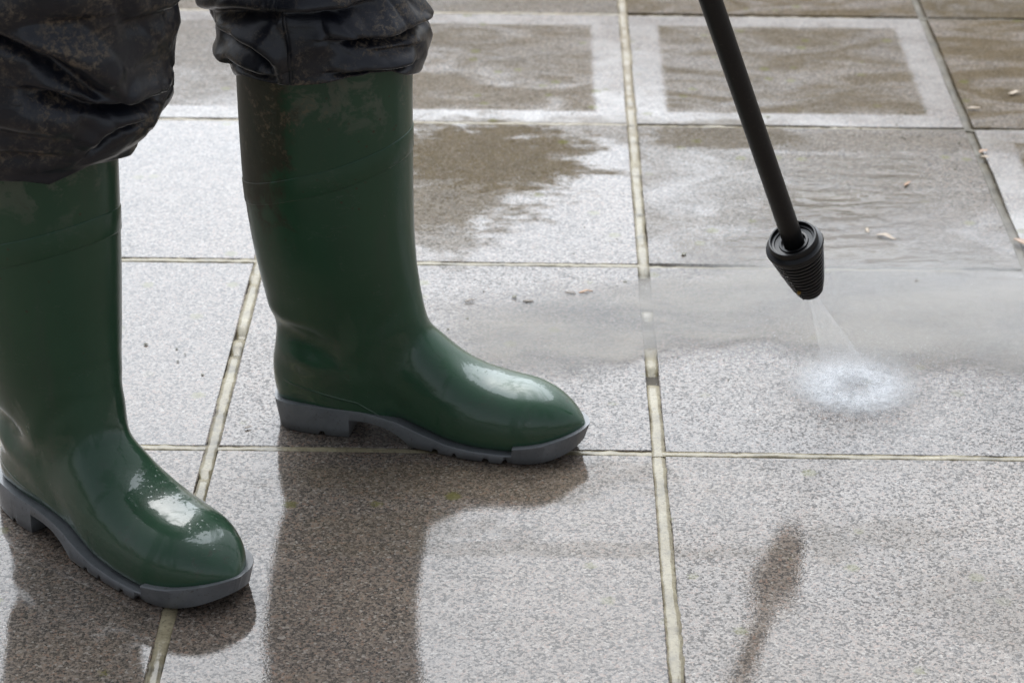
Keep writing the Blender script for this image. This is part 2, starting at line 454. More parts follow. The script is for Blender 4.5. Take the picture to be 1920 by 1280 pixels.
# ------------------------------------------------------------------ boot materials
def boot_material():
    t = NT('green_boot_rubber')
    tc = t.node('TexCoord').outputs['Object']
    xyz = t.node('SeparateXYZ', {0: tc}).outputs
    x, y, z = xyz
    col = t.mix(t.noise(tc, 18, 4, 0.6), (0.021, 0.068, 0.034), (0.032, 0.096, 0.048))
    # dusty bloom and mud towards the top of the shaft, heavier at the back
    n1 = t.noise(tc, 22, 6, 0.68, 0.5)
    n2 = t.noise(tc, 160, 4, 0.7)
    up = t.step(z, 0.30, 0.395)
    bloom = t.math('MULTIPLY', t.step(t.math('ADD', n1, t.math('MULTIPLY', up, 0.10)), 0.57, 0.66), up)
    col = t.mix(t.math('MULTIPLY', bloom, 0.8), col, (0.15, 0.165, 0.125))
    back = t.math('MULTIPLY', t.step(x, 0.075, 0.0), t.step(z, 0.16, 0.33))
    mud = t.step(t.math('ADD', n1, t.math('MULTIPLY', back, 0.40)), 0.62, 0.80)
    mud = t.math('MULTIPLY', mud, t.step(z, 0.14, 0.25))
    mcol = t.mix(t.noise(tc, 60, 5, 0.65), (0.022, 0.016, 0.010), (0.075, 0.055, 0.033))
    col = t.mix(t.math('MULTIPLY', mud, 0.85), col, mcol)
    light_mud = t.math('MULTIPLY', t.math('MULTIPLY', t.step(n2, 0.49, 0.62), t.step(n1, 0.48, 0.62)), t.math('MULTIPLY', t.step(z, 0.28, 0.36), t.step(x, 0.13, 0.02)))
    col = t.mix(t.math('MULTIPLY', light_mud, 0.9), col, (0.22, 0.165, 0.105))
    speck = t.math('MULTIPLY', t.step(t.vor(tc, 95), 0.16, 0.10), t.math('MULTIPLY', t.step(t.noise(tc, 30, 2), 0.5, 0.6), t.step(z, 0.1, 0.34)))
    col = t.mix(t.math('MULTIPLY', speck, 0.8), col, (0.05, 0.03, 0.015))
    smear = t.noise(t.vmul(tc, (38, 38, 5)), 1.0, 4, 0.6)
    col = t.mix(t.step(smear, 0.48, 0.75, 0, 0.35), col, (0.055, 0.075, 0.055))
    scr = t.noise(t.vmul(tc, (25, 60, 110)), 1.0, 3, 0.6, 1.6)
    col = t.mix(t.math('MULTIPLY', t.step(t.math('ABSOLUTE', t.math('SUBTRACT', scr, 0.5)), 0.012, 0.003), t.step(n1, 0.5, 0.62, 0, 0.5)), col, (0.10, 0.13, 0.10))
    foot_mud = t.math('MULTIPLY', t.step(n2, 0.56, 0.66), t.math('MULTIPLY', t.step(n1, 0.48, 0.6), t.step(z, 0.13, 0.04)))
    col = t.mix(t.math('MULTIPLY', foot_mud, 0.45), col, (0.05, 0.04, 0.025))
    # wet lower foot, smeared dull shaft
    st = t.vmul(tc, (14, 14, 7))
    wn_ = t.noise(st, 1.5, 6, 0.62, 0.8)
    wet = t.step(t.math('ADD', wn_, t.step(z, 0.22, 0.07, -0.25, 0.10)), 0.47, 0.545)
    dirt = t.math('MAXIMUM', mud, bloom)
    rough = t.math('MULTIPLY_ADD', dirt, 0.2, 0.33)
    cw = t.math('MULTIPLY', t.math('MULTIPLY_ADD', wet, 0.62, 0.38), t.math('MULTIPLY_ADD', dirt, -0.75, 1.0))
    cr = t.math('MULTIPLY_ADD', wet, -0.20, 0.26)
    film = t.noise(tc, 55, 3, 0.5, 0.6)
    # moulded line from the heel down to the welt, then along it
    l1 = t.math('SUBTRACT', z, t.math('MULTIPLY_ADD', x, -0.62, 0.098))
    l2 = t.math('SUBTRACT', z, t.math('MULTIPLY_ADD', x, -0.16, 0.055))
    ln_ = t.math('ABSOLUTE', t.math('MAXIMUM', l1, l2))
    seam = t.math('MULTIPLY', t.step(ln_, 0.0016, 0.0004), t.math('MULTIPLY', t.step(x, 0.012, 0.02), t.step(x, 0.25, 0.2)))
    bead = t.math('MULTIPLY', t.step(t.vor(tc, 210), 0.30, 0.08), t.step(t.noise(tc, 16, 2), 0.50, 0.60))
    cnm = t.bump(bead, 0.35, 0.0010, t.bump(film, t.math('MULTIPLY_ADD', wet, 0.16, 0.02), 0.004))
    return t.surf(t.bsdf(Base_Color=col, Roughness=rough, Specular_IOR_Level=0.4, Normal=t.bump(seam, 0.5, 0.0012, t.bump(n2, t.math('MULTIPLY_ADD', dirt, 0.22, 0.03), 0.0012)),
                         Coat_Weight=cw, Coat_Roughness=cr, Coat_IOR=1.5, Coat_Normal=t.bump(seam, 0.5, 0.0012, cnm)))

def sole_material():
    t = NT('grey_sole_rubber')
    tc = t.node('TexCoord').outputs['Object']
    n1 = t.noise(tc, 35, 5, 0.65)
    n2 = t.noise(tc, 300, 3, 0.6)
    col = t.ramp(n1, [(0.25, (0.11, 0.118, 0.125)), (0.55, (0.17, 0.178, 0.186)), (0.8, (0.215, 0.22, 0.226))])
    col = t.mix(t.step(n2, 0.6, 0.72, 0, 0.6), col, (0.06, 0.05, 0.04))
    z = t.node('SeparateXYZ', {0: tc}).outputs[2]
    col = t.mix(t.math('MULTIPLY', t.step(z, 0.010, 0.001), 0.5), col, (0.05, 0.042, 0.034))
    return t.surf(t.bsdf(Base_Color=col, Roughness=0.42, Normal=t.bump(n2, 0.15, 0.0008), Coat_Weight=0.5, Coat_Roughness=0.15))
M_BOOT, M_SOLE = boot_material(), sole_material()

# ------------------------------------------------------------------ boot geometry (local: x to the toe, y to the side, z up; origin = back of heel on the ground)
PLAN = smooth_tab([(0, 0.0), (0.004, 0.0155), (0.013, 0.0245), (0.030, 0.0315), (0.06, 0.0355), (0.09, 0.0352), (0.12, 0.0368), (0.16, 0.0425), (0.20, 0.0480),
                   (0.24, 0.0492), (0.265, 0.0465), (0.283, 0.0412), (0.297, 0.0345), (0.308, 0.0268), (0.316, 0.0185), (0.3215, 0.0105), (0.325, 0.0)], 4)
SOLETOP = [(0, .0285), (.045, .0315), (.096, .030), (.135, .025), (.160, .018), (.186, .0125), (.214, .0105), (.250, .0105), (.285, .013), (.325, .020)]
TOP = smooth_tab([(-.002, .05), (.02, .085), (.06, .11), (.12, .122), (.150, .120), (.165, .112), (.186, .0935), (.213, .0785), (.241, .0715), (.270, .0675), (.292, .0600), (.308, .0495), (.318, .0390), (.3235, .0300), (.326, .022)], 4)
SHAFT = smooth_tab([(.022, .001, .160, .0325), (.045, -.003, .166, .0345), (.07, -.003, .170, .0365), (.095, .0012, .168, .0400), (.116, .0005, .161, .0440), (.151, -.009, .1525, .0515),
                    (.203, -.018, .1455, .0595), (.26, -.024, .1440, .0650), (.31, -.0257, .1440, .0672), (.36, -.0262, .1442, .0680), (.43, -.0262, .1450, .0685)], 4)

def pw(v, e):
    return math.copysign(abs(v)**e, v)

def plan_center(s):
    return -0.004*math.sin(min(1, s/0.2)*math.pi) + 0.006*max(0, (s-.17)/.155)   # +y is the big-toe side

def hw(s):
    return max(0.0, float(np.interp(s, PLAN[:, 0], PLAN[:, 1])))

def boot_upper_mesh():
    bm = bmesh.new()
    def loft(rings):
        vs_ = [[bm.verts.new(p) for p in r] for r in rings]
        m = len(vs_[0])
        for a, b in zip(vs_, vs_[1:]):
            for k in range(m):
                bm.faces.new((a[k], a[(k+1) % m], b[(k+1) % m], b[k]))
        bm.faces.new(list(reversed(vs_[0]))); bm.faces.new(vs_[-1])
    m = 72
    rings = []
    for z, sb, sf, b in SHAFT:
        c, a = (sb+sf)/2, (sf-sb)/2
        rings.append([(c + a*pw(math.cos(2*math.pi*k/m), .95), b*pw(math.sin(2*math.pi*k/m), .92), z) for k in range(m)])
    loft(rings)
    ss = np.concatenate([np.linspace(0.0006, .03, 12), np.linspace(.036, .285, 44), np.linspace(.289, .3245, 16)])
    rings = []
    for s in ss:
        h = max(.0008, hw(s)-.0012-.04*max(0, s-.27))
        zb = float(np.interp(s, [q[0] for q in SOLETOP], [q[1] for q in SOLETOP]))-(.006 if s < .27 else .006-.10*min(.05, s-.27))
        zt = float(np.interp(s, TOP[:, 0], TOP[:, 1]))
        mid = zb + (zt-zb)*0.34
        ring = []
        for k in range(m):
            an = 2*math.pi*k/m
            yy = h*pw(math.cos(an), .82)
            sn = math.sin(an)
            zz = mid + (zt-mid)*pw(sn, .93) if sn >= 0 else mid + (mid-zb)*pw(sn, .45)
            ring.append((s, plan_center(s)+yy, zz))
        rings.append(ring)
    loft(rings)
    bmesh.ops.recalc_face_normals(bm, faces=bm.faces)
    me = bpy.data.meshes.new('tmp')
    bm.to_mesh(me); bm.free()
    ob = bpy.data.objects.new('tmp', me)
    C.objects.link(ob)
    md = ob.modifiers.new('r', 'REMESH'); md.mode = 'VOXEL'; md.voxel_size = 0.0024; md.use_smooth_shade = True
    s1 = ob.modifiers.new('s', 'SMOOTH'); s1.factor = 0.5; s1.iterations = 14
    dg = bpy.context.evaluated_depsgraph_get()
    out = bpy.data.meshes.new_from_object(ob.evaluated_get(dg))
    bpy.data.objects.remove(ob)
    bm = bmesh.new(); bm.from_mesh(out)
    for (s0, s1, z0, z1, it) in ((.02, .23, .045, .19, 34), (.05, .21, .06, .16, 30)):
        sel = [v for v in bm.verts if s0 < v.co.x < s1 and z0 < v.co.z < z1]
        for _ in range(it):
            bmesh.ops.smooth_vert(bm, verts=sel, factor=0.5, use_axis_x=True, use_axis_y=True, use_axis_z=True)
    bm.to_mesh(out); bm.free()
    n = len(out.vertices)
    co = np.empty(n*3); out.vertices.foreach_get('co', co); co = co.reshape(-1, 3)
    no = np.empty(n*3); out.vertex_normals.foreach_get('vector', no); no = no.reshape(-1, 3)
    d = np.zeros(n)
    def dent(s, z, ang, ls, lz, amp, side):
        c_, s_ = math.cos(ang), math.sin(ang)
        u = (co[:, 0]-s)*c_ + (co[:, 2]-z)*s_
        v = -(co[:, 0]-s)*s_ + (co[:, 2]-z)*c_
        return amp*np.exp(-(u/ls)**2-(v/lz)**2)*(np.sign(co[:, 1]) == side)*np.clip(np.abs(co[:, 1])/.02, 0, 1)
    for side in (-1, 1):
        d += dent(.045, .104, -.35, .032, .017, -.0066, side)          # hollow above the heel
        d += dent(.022, .128, -.2, .030, .012, .0032, side)
        d += dent(.035, .080, -.3, .030, .011, .0028, side)
        d += dent(.120, .128, .95, .030, .010, -.0030, side)
        d += dent(.105, .112, .75, .030, .010, .0020, side)
        d += dent(.105, .150, .9, .045, .020, -.0022, side)
        d += dent(.085, .068, -.45, .030, .014, .0022, side)
        d += dent(.130, .045, -.5, .03, .012, -.0018, side)
    co += no*d[:, None]
    out.vertices.foreach_set('co', co.ravel()); out.update()
    out.polygons.foreach_set('use_smooth', [True]*len(out.polygons))
    return out

def boot_sole_mesh():
    """welt, heel block, arch and lugged forefoot with a toe bumper"""
    verts, faces = [], []
    ss = sorted(set([round(float(v), 5) for v in np.concatenate([np.linspace(-.0025, .02, 12), np.linspace(.024, .30, 140), np.linspace(.302, .322, 16), np.linspace(.323, .3268, 8), [.0838, .0842, .2568, .2576]])]))
    cols = [-1.0, -.985, -.86, -.5, 0, .5, .86, .985, 1.0]
    def bottom(s, c):
        if s < .084:
            zb = 0.0
            if abs(c) > .8 and (.052 < s < .058):
                zb = .004
            return zb
        if s < .150:
            f = (s-.084)/.066
            return .0195*(1-f**3)
        base = 0.0006 + .014*max(0, (s-.272)/.055)**2
        if abs(c) > .8:
            q = (s-.150+.004*math.sin(s*130)) % .0265
            if .0215 < q < .0265 and s < .275:
                return base+.0038
        return base
    def top(s):
        z = float(np.interp(s, [q[0] for q in SOLETOP], [q[1] for q in SOLETOP]))
        return z + (.0085+.003*(s-.257)/.07 if s > .2572 else 0)
    nc = len(cols)
    for s in ss:
        sr = (s+.0025)/(.3293)*.325
        h = max(.0004, hw(min(.3249, max(.0001, sr)))+.0026*min(1, (s+.0025)/.006, (.3268-s)/.010+.15))
        if s <= ss[0] or s >= ss[-1]:
            h = .0012
        c0 = plan_center(max(0, s))
        extra = .0012 if s > .2572 else 0
        for c in cols:
            ins = .93 if s > .25 else 1.0
            sb_ = s - .09*max(0, s-.27) + .006*max(0, 1-(s+.0025)/.02)
            verts.append((sb_, c0+c*(h+extra)*ins, bottom(s, c)+(.0016 if abs(c) == 1 else 0)))
        for c in cols:
            k = abs(c)
            verts.append((s, c0+c*(h+extra), top(s)-(.0012 if k == 1 else 0)))
    m = 2*nc
    for a in range(len(ss)-1):
        o0, o1 = a*m, (a+1)*m
        for k in range(nc-1):
            faces.append((o0+k, o0+k+1, o1+k+1, o1+k))
            faces.append((o0+nc+k, o1+nc+k, o1+nc+k+1, o0+nc+k+1))
        faces.append((o0, o1, o1+nc, o0+nc))
        faces.append((o0+nc-1, o0+m-1, o1+m-1, o1+nc-1))
    for o0, rev in ((0, True), ((len(ss)-1)*m, False)):
        for k in range(nc-1):
            q = (o0+k, o0+k+1, o0+nc+k+1, o0+nc+k)
            faces.append(q if not rev else q[::-1])
    me = bpy.data.meshes.new('sole')
    me.from_pydata(verts, [], faces)
    bm = bmesh.new(); bm.from_mesh(me)
    bmesh.ops.recalc_face_normals(bm, faces=bm.faces)
    bm.to_mesh(me); bm.free()
    me.polygons.foreach_set('use_smooth', [True]*len(me.polygons))
    try:
        me.set_sharp_from_angle(angle=R(38))
    except Exception:
        pass
    return me

def shaft_pt(ang, z, off):
    sb, sf, b = [float(np.interp(z, SHAFT[:, 0], SHAFT[:, k])) for k in (1, 2, 3)]
    c, a = (sb+sf)/2, (sf-sb)/2
    return (c + (a+off)*pw(math.cos(ang), .95), (b+off)*pw(math.sin(ang), .92), z)

def ring_strip(z_of, height, offs, a0=0.0, a1=2*math.pi, n=140):
    """strip that follows the shaft: offs = list of (fraction of the height, offset from the shaft)"""
    verts, faces = [], []
    closed = abs(a1-a0-2*math.pi) < 1e-6
    nn = n if closed else n+1
    for k in range(nn):
        a = a0+(a1-a0)*k/n
        fade = 1 if closed else min(1, 6*min(k, n-k)/n)
        for f, off in offs:
            verts.append(shaft_pt(a, z_of(a)+height*f, off if fade == 1 else min(off, -.001+fade*(off+.001))))
    m = len(offs)
    for k in range(n):
        b = ((k+1) % nn)*m
        for q in range(m-1):
            faces.append((k*m+q, b+q, b+q+1, k*m+q+1))
    return verts, faces

UPPER = boot_upper_mesh()
UPPER.name = 'boot_upper'
UPPER.materials.clear(); UPPER.materials.append(M_BOOT)
SOLE = boot_sole_mesh()
SOLE.materials.append(M_SOLE)

# ------------------------------------------------------------------ trousers
def trouser_material():
    t = NT('muddy_waterproof_cloth')
    tc = t.node('TexCoord').outputs['Object']
    n1 = t.noise(tc, 11, 6, 0.7, 0.6)
    n2 = t.noise(tc, 170, 6, 0.78, 0.3)
    n3 = t.noise(t.vmul(tc, (1, 1, .25)), 60, 4, 0.6)
    col = t.mix(t.noise(tc, 8, 3), (0.0035, 0.0050, 0.0115), (0.0055, 0.0080, 0.0175))
    m = t.math('MULTIPLY', t.step(n1, 0.44, 0.63), t.step(n2, 0.46, 0.61))
    m2 = t.math('MULTIPLY', t.step(n3, 0.56, 0.72), t.step(n1, 0.40, 0.6))
    mud = t.math('MAXIMUM', m, t.math('MULTIPLY', m2, 0.3))
    col = t.mix(t.math('MULTIPLY', mud, 0.9), col, t.mix(n2, (0.09, 0.07, 0.048), (0.30, 0.24, 0.175)))
    dust = t.step(n1, 0.45, 0.72, 0, 0.04)
    col = t.mix(dust, col, (0.06, 0.052, 0.042))
    rough = t.math('MULTIPLY_ADD', mud, 0.4, 0.40)
    w1 = t.noise(t.vmul(tc, (1, 1, 1.6)), 28, 3, 0.5, 0.8)
    b1 = t.bump(w1, 0.12, 0.010)
    b2 = t.bump(t.math('ADD', n2, t.noise(tc, 900, 2)), 0.14, 0.0012, b1)
    return t.surf(t.bsdf(Base_Color=col, Roughness=rough, Specular_IOR_Level=0.5, Normal=b2, Coat_Weight=t.math('MULTIPLY_ADD', mud, -0.45, 0.5), Coat_Roughness=0.27, Coat_Normal=b1))
M_TROUSER = trouser_material()

def seg_dist(px, pz, poly):
    """distance, signed side and parameter (0..1) of points to a polyline"""
    best = np.full(px.shape, 9.0); sg = np.zeros(px.shape); tt = np.zeros(px.shape)
    L = [0]
    for a, b in zip(poly, poly[1:]):
        L.append(L[-1]+math.hypot(b[0]-a[0], b[1]-a[1]))
    for k, (a, b) in enumerate(zip(poly, poly[1:])):
        dx, dz = b[0]-a[0], b[1]-a[1]
        l2 = dx*dx+dz*dz
        u = np.clip(((px-a[0])*dx+(pz-a[1])*dz)/l2, 0, 1)
        qx, qz = px-a[0]-u*dx, pz-a[1]-u*dz
        d = np.hypot(qx, qz)
        s = np.sign(dx*qz-dz*qx)
        m = d < best
        best = np.where(m, d, best); sg = np.where(m, s, sg); tt = np.where(m, (L[k]+u*math.sqrt(l2))/L[-1], tt)
    return best, sg, tt

def trouser_leg(rows, folds, hem, seed, parent, seam_deg, name='trouser_leg'):
    """rows: z, centre x, centre y, radius right, radius left, radius front/back. angles: 0 = +x, -90 = towards the camera"""
    rows = smooth_tab(rows, 6)
    na, nz = 300, 210
    ang = np.linspace(-math.pi, math.pi, na, endpoint=False)
    z_low = np.interp(np.degrees(ang), [h[0] for h in hem], [h[1] for h in hem])
    z_hi = rows[-1][0]
    v = np.linspace(0, 1, nz)
    v = np.where(v < .8, v/.8*.28, .28+(v-.8)/.2*.72)         # most rings in the part that folds
    A, V = np.meshgrid(ang, v)
    Z = z_low[None, :] + (z_hi-z_low[None, :])*V
    g_ = lambda k: np.interp(Z, rows[:, 0], rows[:, k])
    cx, cy_, rr, rl, rf = g_(1), g_(2), g_(3), g_(4), g_(5)
    ca, sa = np.cos(A), np.sin(A)
    rx = np.where(ca > 0, rr, rl)
    D = np.zeros_like(Z); DZ = np.zeros_like(Z)
    Rm = 0.1
    for poly, w, up, dn in folds:
        pl = [(R(a)*Rm, z) for a, z in poly]
        for shift in (0,):
            d, s, tt = seg_dist(A*Rm, Z, pl)
            sdist = d*s
            tap = np.clip(np.minimum(tt, 1-tt)*5+.25, 0, 1)
            tap = np.where((tt > 0) & (tt < 1), tap, .25*np.exp(-(d/w)**2))
            ridge = 1.15*up*np.exp(-((sdist-w)/(1.1*w))**2)*tap
            val = 1.25*dn*np.exp(-(np.where(sdist > -.15*w, (sdist+.15*w)/(.38*w), (sdist+.15*w)/(.95*w)))**2)*tap
            D += ridge-val
            DZ -= .55*ridge
    nzv = np.zeros_like(Z)
    for i_ in range(nz):
        for j_ in range(na):
            x_, y_, z_ = ca[i_, j_], sa[i_, j_], Z[i_, j_]
            a1 = noise.noise((x_*1.7+seed, y_*1.7, z_*16))
            a2 = noise.noise((x_*4+seed, y_*4, z_*34+3)) - 0.8*max(0, .18-abs(noise.noise((x_*2.6+seed+5, y_*2.6, z_*24+(x_+y_)*2))))/.18
            nzv[i_, j_] = (1-abs(a1)*1.8)*0.006 - .003 + a2*0.0022
    env = np.clip((Z-z_low[None, :])/.03, .25, 1)
    D += nzv*env
    D -= .0015*np.exp(-((np.degrees(A)-seam_deg)/1.3)**2)
    hemroll = np.exp(-((Z-z_low[None, :])/.006)**2)
    D += .002*hemroll
    X = cx + (rx+D)*ca
    Y = cy_ + (rf+D)*sa
    ZZ = Z+DZ
    verts = np.stack([X, Y, ZZ], -1).reshape(-1, 3).tolist()
    faces = []
    for i_ in range(nz-1):
        for j_ in range(na):
            k = (j_+1) % na
            faces.append((i_*na+j_, i_*na+k, (i_+1)*na+k, (i_+1)*na+j_))
    # inner lip of the hem
    base = len(verts)
    for j_ in range(na):
        c0x, c0y = cx[0, j_], cy_[0, j_]
        verts.append((c0x+(X[0, j_]-c0x)*.93, c0y+(Y[0, j_]-c0y)*.93, ZZ[0, j_]+.004))
    for j_ in range(na):
        verts.append((cx[0, j_]+(X[0, j_]-cx[0, j_])*.90, cy_[0, j_]+(Y[0, j_]-cy_[0, j_])*.90, ZZ[0, j_]+.035))
    for j_ in range(na):
        k = (j_+1) % na
        faces.append((j_, base+j_, base+k, k))
        faces.append((base+j_, base+na+j_, base+na+k, base+k))
    o = mesh_obj(name, verts, faces, M_TROUSER, parent)
    # stitched side seam lying in the groove
    sj = int(np.argmin(np.abs(np.degrees(ang)-seam_deg)))
    sv, sf_ = [], []
    top_i = int(nz*.82)
    for i_ in range(top_i):
        for q in (-1, 0, 1):
            jj = (sj+q) % na
            n_ = Vector((X[i_, jj]-cx[i_, jj], Y[i_, jj]-cy_[i_, jj], 0)).normalized()
            n_ *= .0012 if q == 0 else -.0004
            sv.append((X[i_, jj]+n_.x, Y[i_, jj]+n_.y, ZZ[i_, jj]))
        if i_:
            for q in (0, 1):
                a = (i_-1)*3+q
                sf_.append((a, a+1, a+4, a+3))
    mesh_obj('seam', sv, sf_, M_TROUSER, o)
    return o

person = empty('person', (-0.31, 2.11, 0))
tag(person, 'person in muddy dark waterproof trousers and green rubber boots, shown from the knees down', 'person')
bpy.context.view_layer.update()

def local(o):
    """keep world placement while being a child of the person empty"""
    o.matrix_parent_inverse = Matrix.Translation(person.location).inverted()
    return o

def lean(x, z):
    return x + .03*max(0, z-.08)        # the near shaft leans a little forward

def make_boot(loc, yaw, mirror, label):
    b = bpy.data.objects.new('rubber_boot', UPPER if not mirror else mirrored(UPPER))
    link(b, person); local(b)
    b.location = loc
    b.rotation_euler = (0, 0, yaw)
    b['label'] = label
    if not mirror:
        b.scale = (.985, 1.08, 1.0)
        for v_ in b.data.vertices:
            v_.co.x = lean(v_.co.x, v_.co.z)
    s = link(bpy.data.objects.new('sole', SOLE if not mirror else mirrored(SOLE)), b)
    zb = lambda a: .2745 + .030*math.cos(a)
    v, f = ring_strip(zb, .024, [(0, -.0012), (.015, .0004), (.05, .0007), (.5, .0006), (.95, .0007), (.985, .0004), (1, -.0012)])
    fix = (lambda L: L) if mirror else (lambda L: [(lean(p[0], p[2]), p[1], p[2]) for p in L])
    mesh_obj('band', fix(v), f, M_BOOT, b)
    side = 1 if mirror else -1
    a_mid = side*R(104)
    zp = lambda a: .243 + .030*math.cos(a)
    v, f = ring_strip(zp, .020, [(0, -.001), (.05, .0003), (.5, .0004), (.95, .0003), (1, -.001)], a_mid-R(17), a_mid+R(17), 40)
    mesh_obj('badge', fix(v), f, M_BOOT, b)
    return b

def mirrored(me):
    m = me.copy()
    m.name = me.name
    bm = bmesh.new(); bm.from_mesh(m)
    for v in bm.verts:
        v.co.y = -v.co.y
    bmesh.ops.reverse_faces(bm, faces=bm.faces)
    bm.to_mesh(m); bm.free()
    m.polygons.foreach_set('use_smooth', [True]*len(m.polygons))
    try:
        if me is SOLE:
            m.set_sharp_from_angle(angle=R(38))
    except Exception:
        pass
    return m

# far boot: the person's left foot, its inner side faces the camera; near boot: the right foot
boot_far = make_boot((-0.2400, 2.2130, 0.0012), R(-12), True, 'green rubber boot farther from the camera, seen from its side')
boot_near = make_boot((-0.482, 2.060, 0.0012), R(-43), False, 'green rubber boot nearer the camera, toe pointing down right, partly cut by the frame')

rows_far = [(.375, -.182, 2.196, .084, .080, .078), (.386, -.182, 2.196, .090, .083, .083), (.395, -.182, 2.196, .096, .090, .087), (.408, -.182, 2.196, .1005, .097, .090), (.432, -.182, 2.196, .1005, .098, .090),
            (.445, -.182, 2.196, .098, .105, .090), (.46, -.184, 2.198, .094, .108, .090), (.50, -.19, 2.20, .092, .105, .092), (.60, -.20, 2.2, .092, .10, .095), (.80, -.25, 2.2, .095, .095, .10), (.95, -.28, 2.17, .10, .09, .11)]
folds_far = [([(-176, .4494), (-129, .4687), (-106, .4737), (-79, .4768), (-50, .4785)], .010, .010, .008),
             ([(-84, .446), (-65, .4463), (-43, .4432), (-27, .4453), (6, .438)], .0085, .0085, .010),
             ([(-160, .4400), (-136, .4388), (-123, .4348), (-116, .4250), (-113, .410)], .0085, .007, .011),
             ([(-83, .4150), (-65, .415), (-49, .4113), (-28, .4093)], .006, .006, .007),
             ([(-155, .4135), (-130, .4085), (-112, .4066)], .006, .004, .006),
             ([(-60, .432), (-38, .428), (-20, .424)], .006, .003, .004),
             ([(-178, .408), (-165, .405), (-150, .405)], .006, .006, .004)]
hem_far = [(-180, .388), (-160, .389), (-138, .400), (-118, .3995), (-103, .4005), (-89, .4035), (-74, .408), (-60, .409), (-46, .406), (-35, .398), (-15, .390), (0, .388), (60, .395), (120, .395), (180, .388)]
rows_near = [(.355, -.425, 2.000, .086, .100, .085), (.372, -.424, 2.000, .086, .100, .088), (.392, -.422, 2.000, .090, .102, .095), (.400, -.42, 2.000, .098, .105, .100), (.412, -.418, 2.0, .108, .108, .104), (.428, -.417, 1.998, .114, .110, .108),
             (.466, -.415, 1.995, .117, .115, .115), (.515, -.41, 1.99, .124, .115, .115), (.58, -.405, 1.985, .13, .11, .115), (.70, -.395, 1.99, .12, .11, .11), (.85, -.38, 2.02, .11, .10, .11), (.95, -.36, 2.06, .10, .10, .11)]
folds_near = [([(-110, .545), (-92, .5305), (-84, .5219), (-74, .5104), (-67, .5001), (-60, .489), (-53, .4777), (-47, .468)], .011, .011, .013),
              ([(-85, .4818), (-73, .4779), (-64, .4712), (-58, .4637), (-51, .4599), (-38, .4572), (-8, .4463)], .010, .009, .014),
              ([(-57, .4120), (-52, .4232), (-49, .4272), (-41, .4319), (-25, .4330)], .008, .006, .010),
              ([(-48, .5301), (-37, .5312), (-27, .531), (-10, .5295)], .014, .007, .006),
              ([(-110, .550), (-92, .5459), (-82, .5492), (-73, .5429), (-58, .5418)], .014, .007, .006),
              ([(-120, .450), (-100, .446), (-80, .437), (-66, .430)], .014, .006, .004),
              ([(-100, .420), (-85, .418), (-72, .414)], .010, .004, .003)]
hem_near = [(-180, .385), (-120, .387), (-98, .3885), (-86, .3885), (-72, .383), (-60, .391), (-51, .396), (-35, .392), (-15, .384), (0, .382), (60, .39), (120, .39), (180, .39)]
local(trouser_leg(rows_far, folds_far, hem_far, 3.1, person, -105))
local(trouser_leg(rows_near, folds_near, hem_near, 9.4, person, -128))
# seat of the trousers up to the waist, above the picture
sv, sf_ = [], []
prof = [(.86, .10, .07), (.90, .16, .11), (.96, .185, .13), (1.03, .18, .125), (1.10, .165, .115)]
for z, a_, b_ in prof:
    for k in range(40):
        an = 2*math.pi*k/40
        sv.append((-.325+a_*math.cos(an), 2.115+b_*math.sin(an), z))
for q in range(len(prof)-1):
    for k in range(40):
        sf_.append((q*40+k, q*40+(k+1) % 40, (q+1)*40+(k+1) % 40, (q+1)*40+k))
sf_.append(tuple(range(160, 200)))
local(mesh_obj('trouser_seat', sv, sf_, M_TROUSER, person))

# ------------------------------------------------------------------ pressure washer lance
def black_plastic(name, base, rough, coat):
    t = NT(name)
    tc = t.node('TexCoord').outputs['Object']
    n1 = t.noise(tc, 40, 5, 0.65)
    n2 = t.noise(tc, 260, 3, 0.65)
    col = t.mix(n1, [c*.7 for c in base], [c*1.5 for c in base])
    dust = t.math('MULTIPLY', t.step(n2, 0.60, 0.72), t.step(n1, 0.4, 0.6))
    col = t.mix(t.math('MULTIPLY', dust, 0.5), col, (0.08, 0.065, 0.05))
    return t.surf(t.bsdf(Base_Color=col, Roughness=rough, Specular_IOR_Level=0.4, Normal=t.bump(n2, 0.18, 0.0008), Coat_Weight=coat, Coat_Roughness=0.12))
M_TUBE = black_plastic('black_lance_sleeve', (0.0045, 0.0044, 0.005), 0.42, 0.12)
M_NOZ = black_plastic('black_nozzle_plastic', (0.0045, 0.0045, 0.0055), 0.36, 0.22)
M_NOZ_D = black_plastic('black_nozzle_rubber', (0.008, 0.008, 0.008), 0.5, 0.1)

TIP = Vector((0.3023, 2.2246, 0.1390))
AX = Vector((-0.318, -0.330, 0.888)).normalized()          # from the tip up the lance
def lathe(name, prof, mat, parent, n=64, bumpf=None):
    verts, faces = [], []
    for r, z in prof:
        for k in range(n):
            a = 2*math.pi*k/n
            rr = r*(bumpf(a, z) if bumpf else 1)
            verts.append((rr*math.cos(a), rr*math.sin(a), z))
    for q in range(len(prof)-1):
        for k in range(n):
            faces.append((q*n+k, q*n+(k+1) % n, (q+1)*n+(k+1) % n, (q+1)*n+k))
    faces.append(tuple(reversed(range(n)))); faces.append(tuple(range((len(prof)-1)*n, len(prof)*n)))
    o = mesh_obj(name, verts, faces, mat, parent)
    try:
        o.data.set_sharp_from_angle(angle=R(35))
    except Exception:
        pass
    return o
_q = AX.to_track_quat('Z', 'Y')
_loc = _q.inverted() @ ((Vector((0, 0, HEIGHT))-TIP).normalized() + Vector((-0.55, 0, 0)))
SEAM_DEG = math.degrees(math.atan2(_loc.y, _loc.x))        # the parting line that shows, left of the middle
lance = empty('pressure_washer_lance', TIP)
lance.rotation_mode = 'QUATERNION'
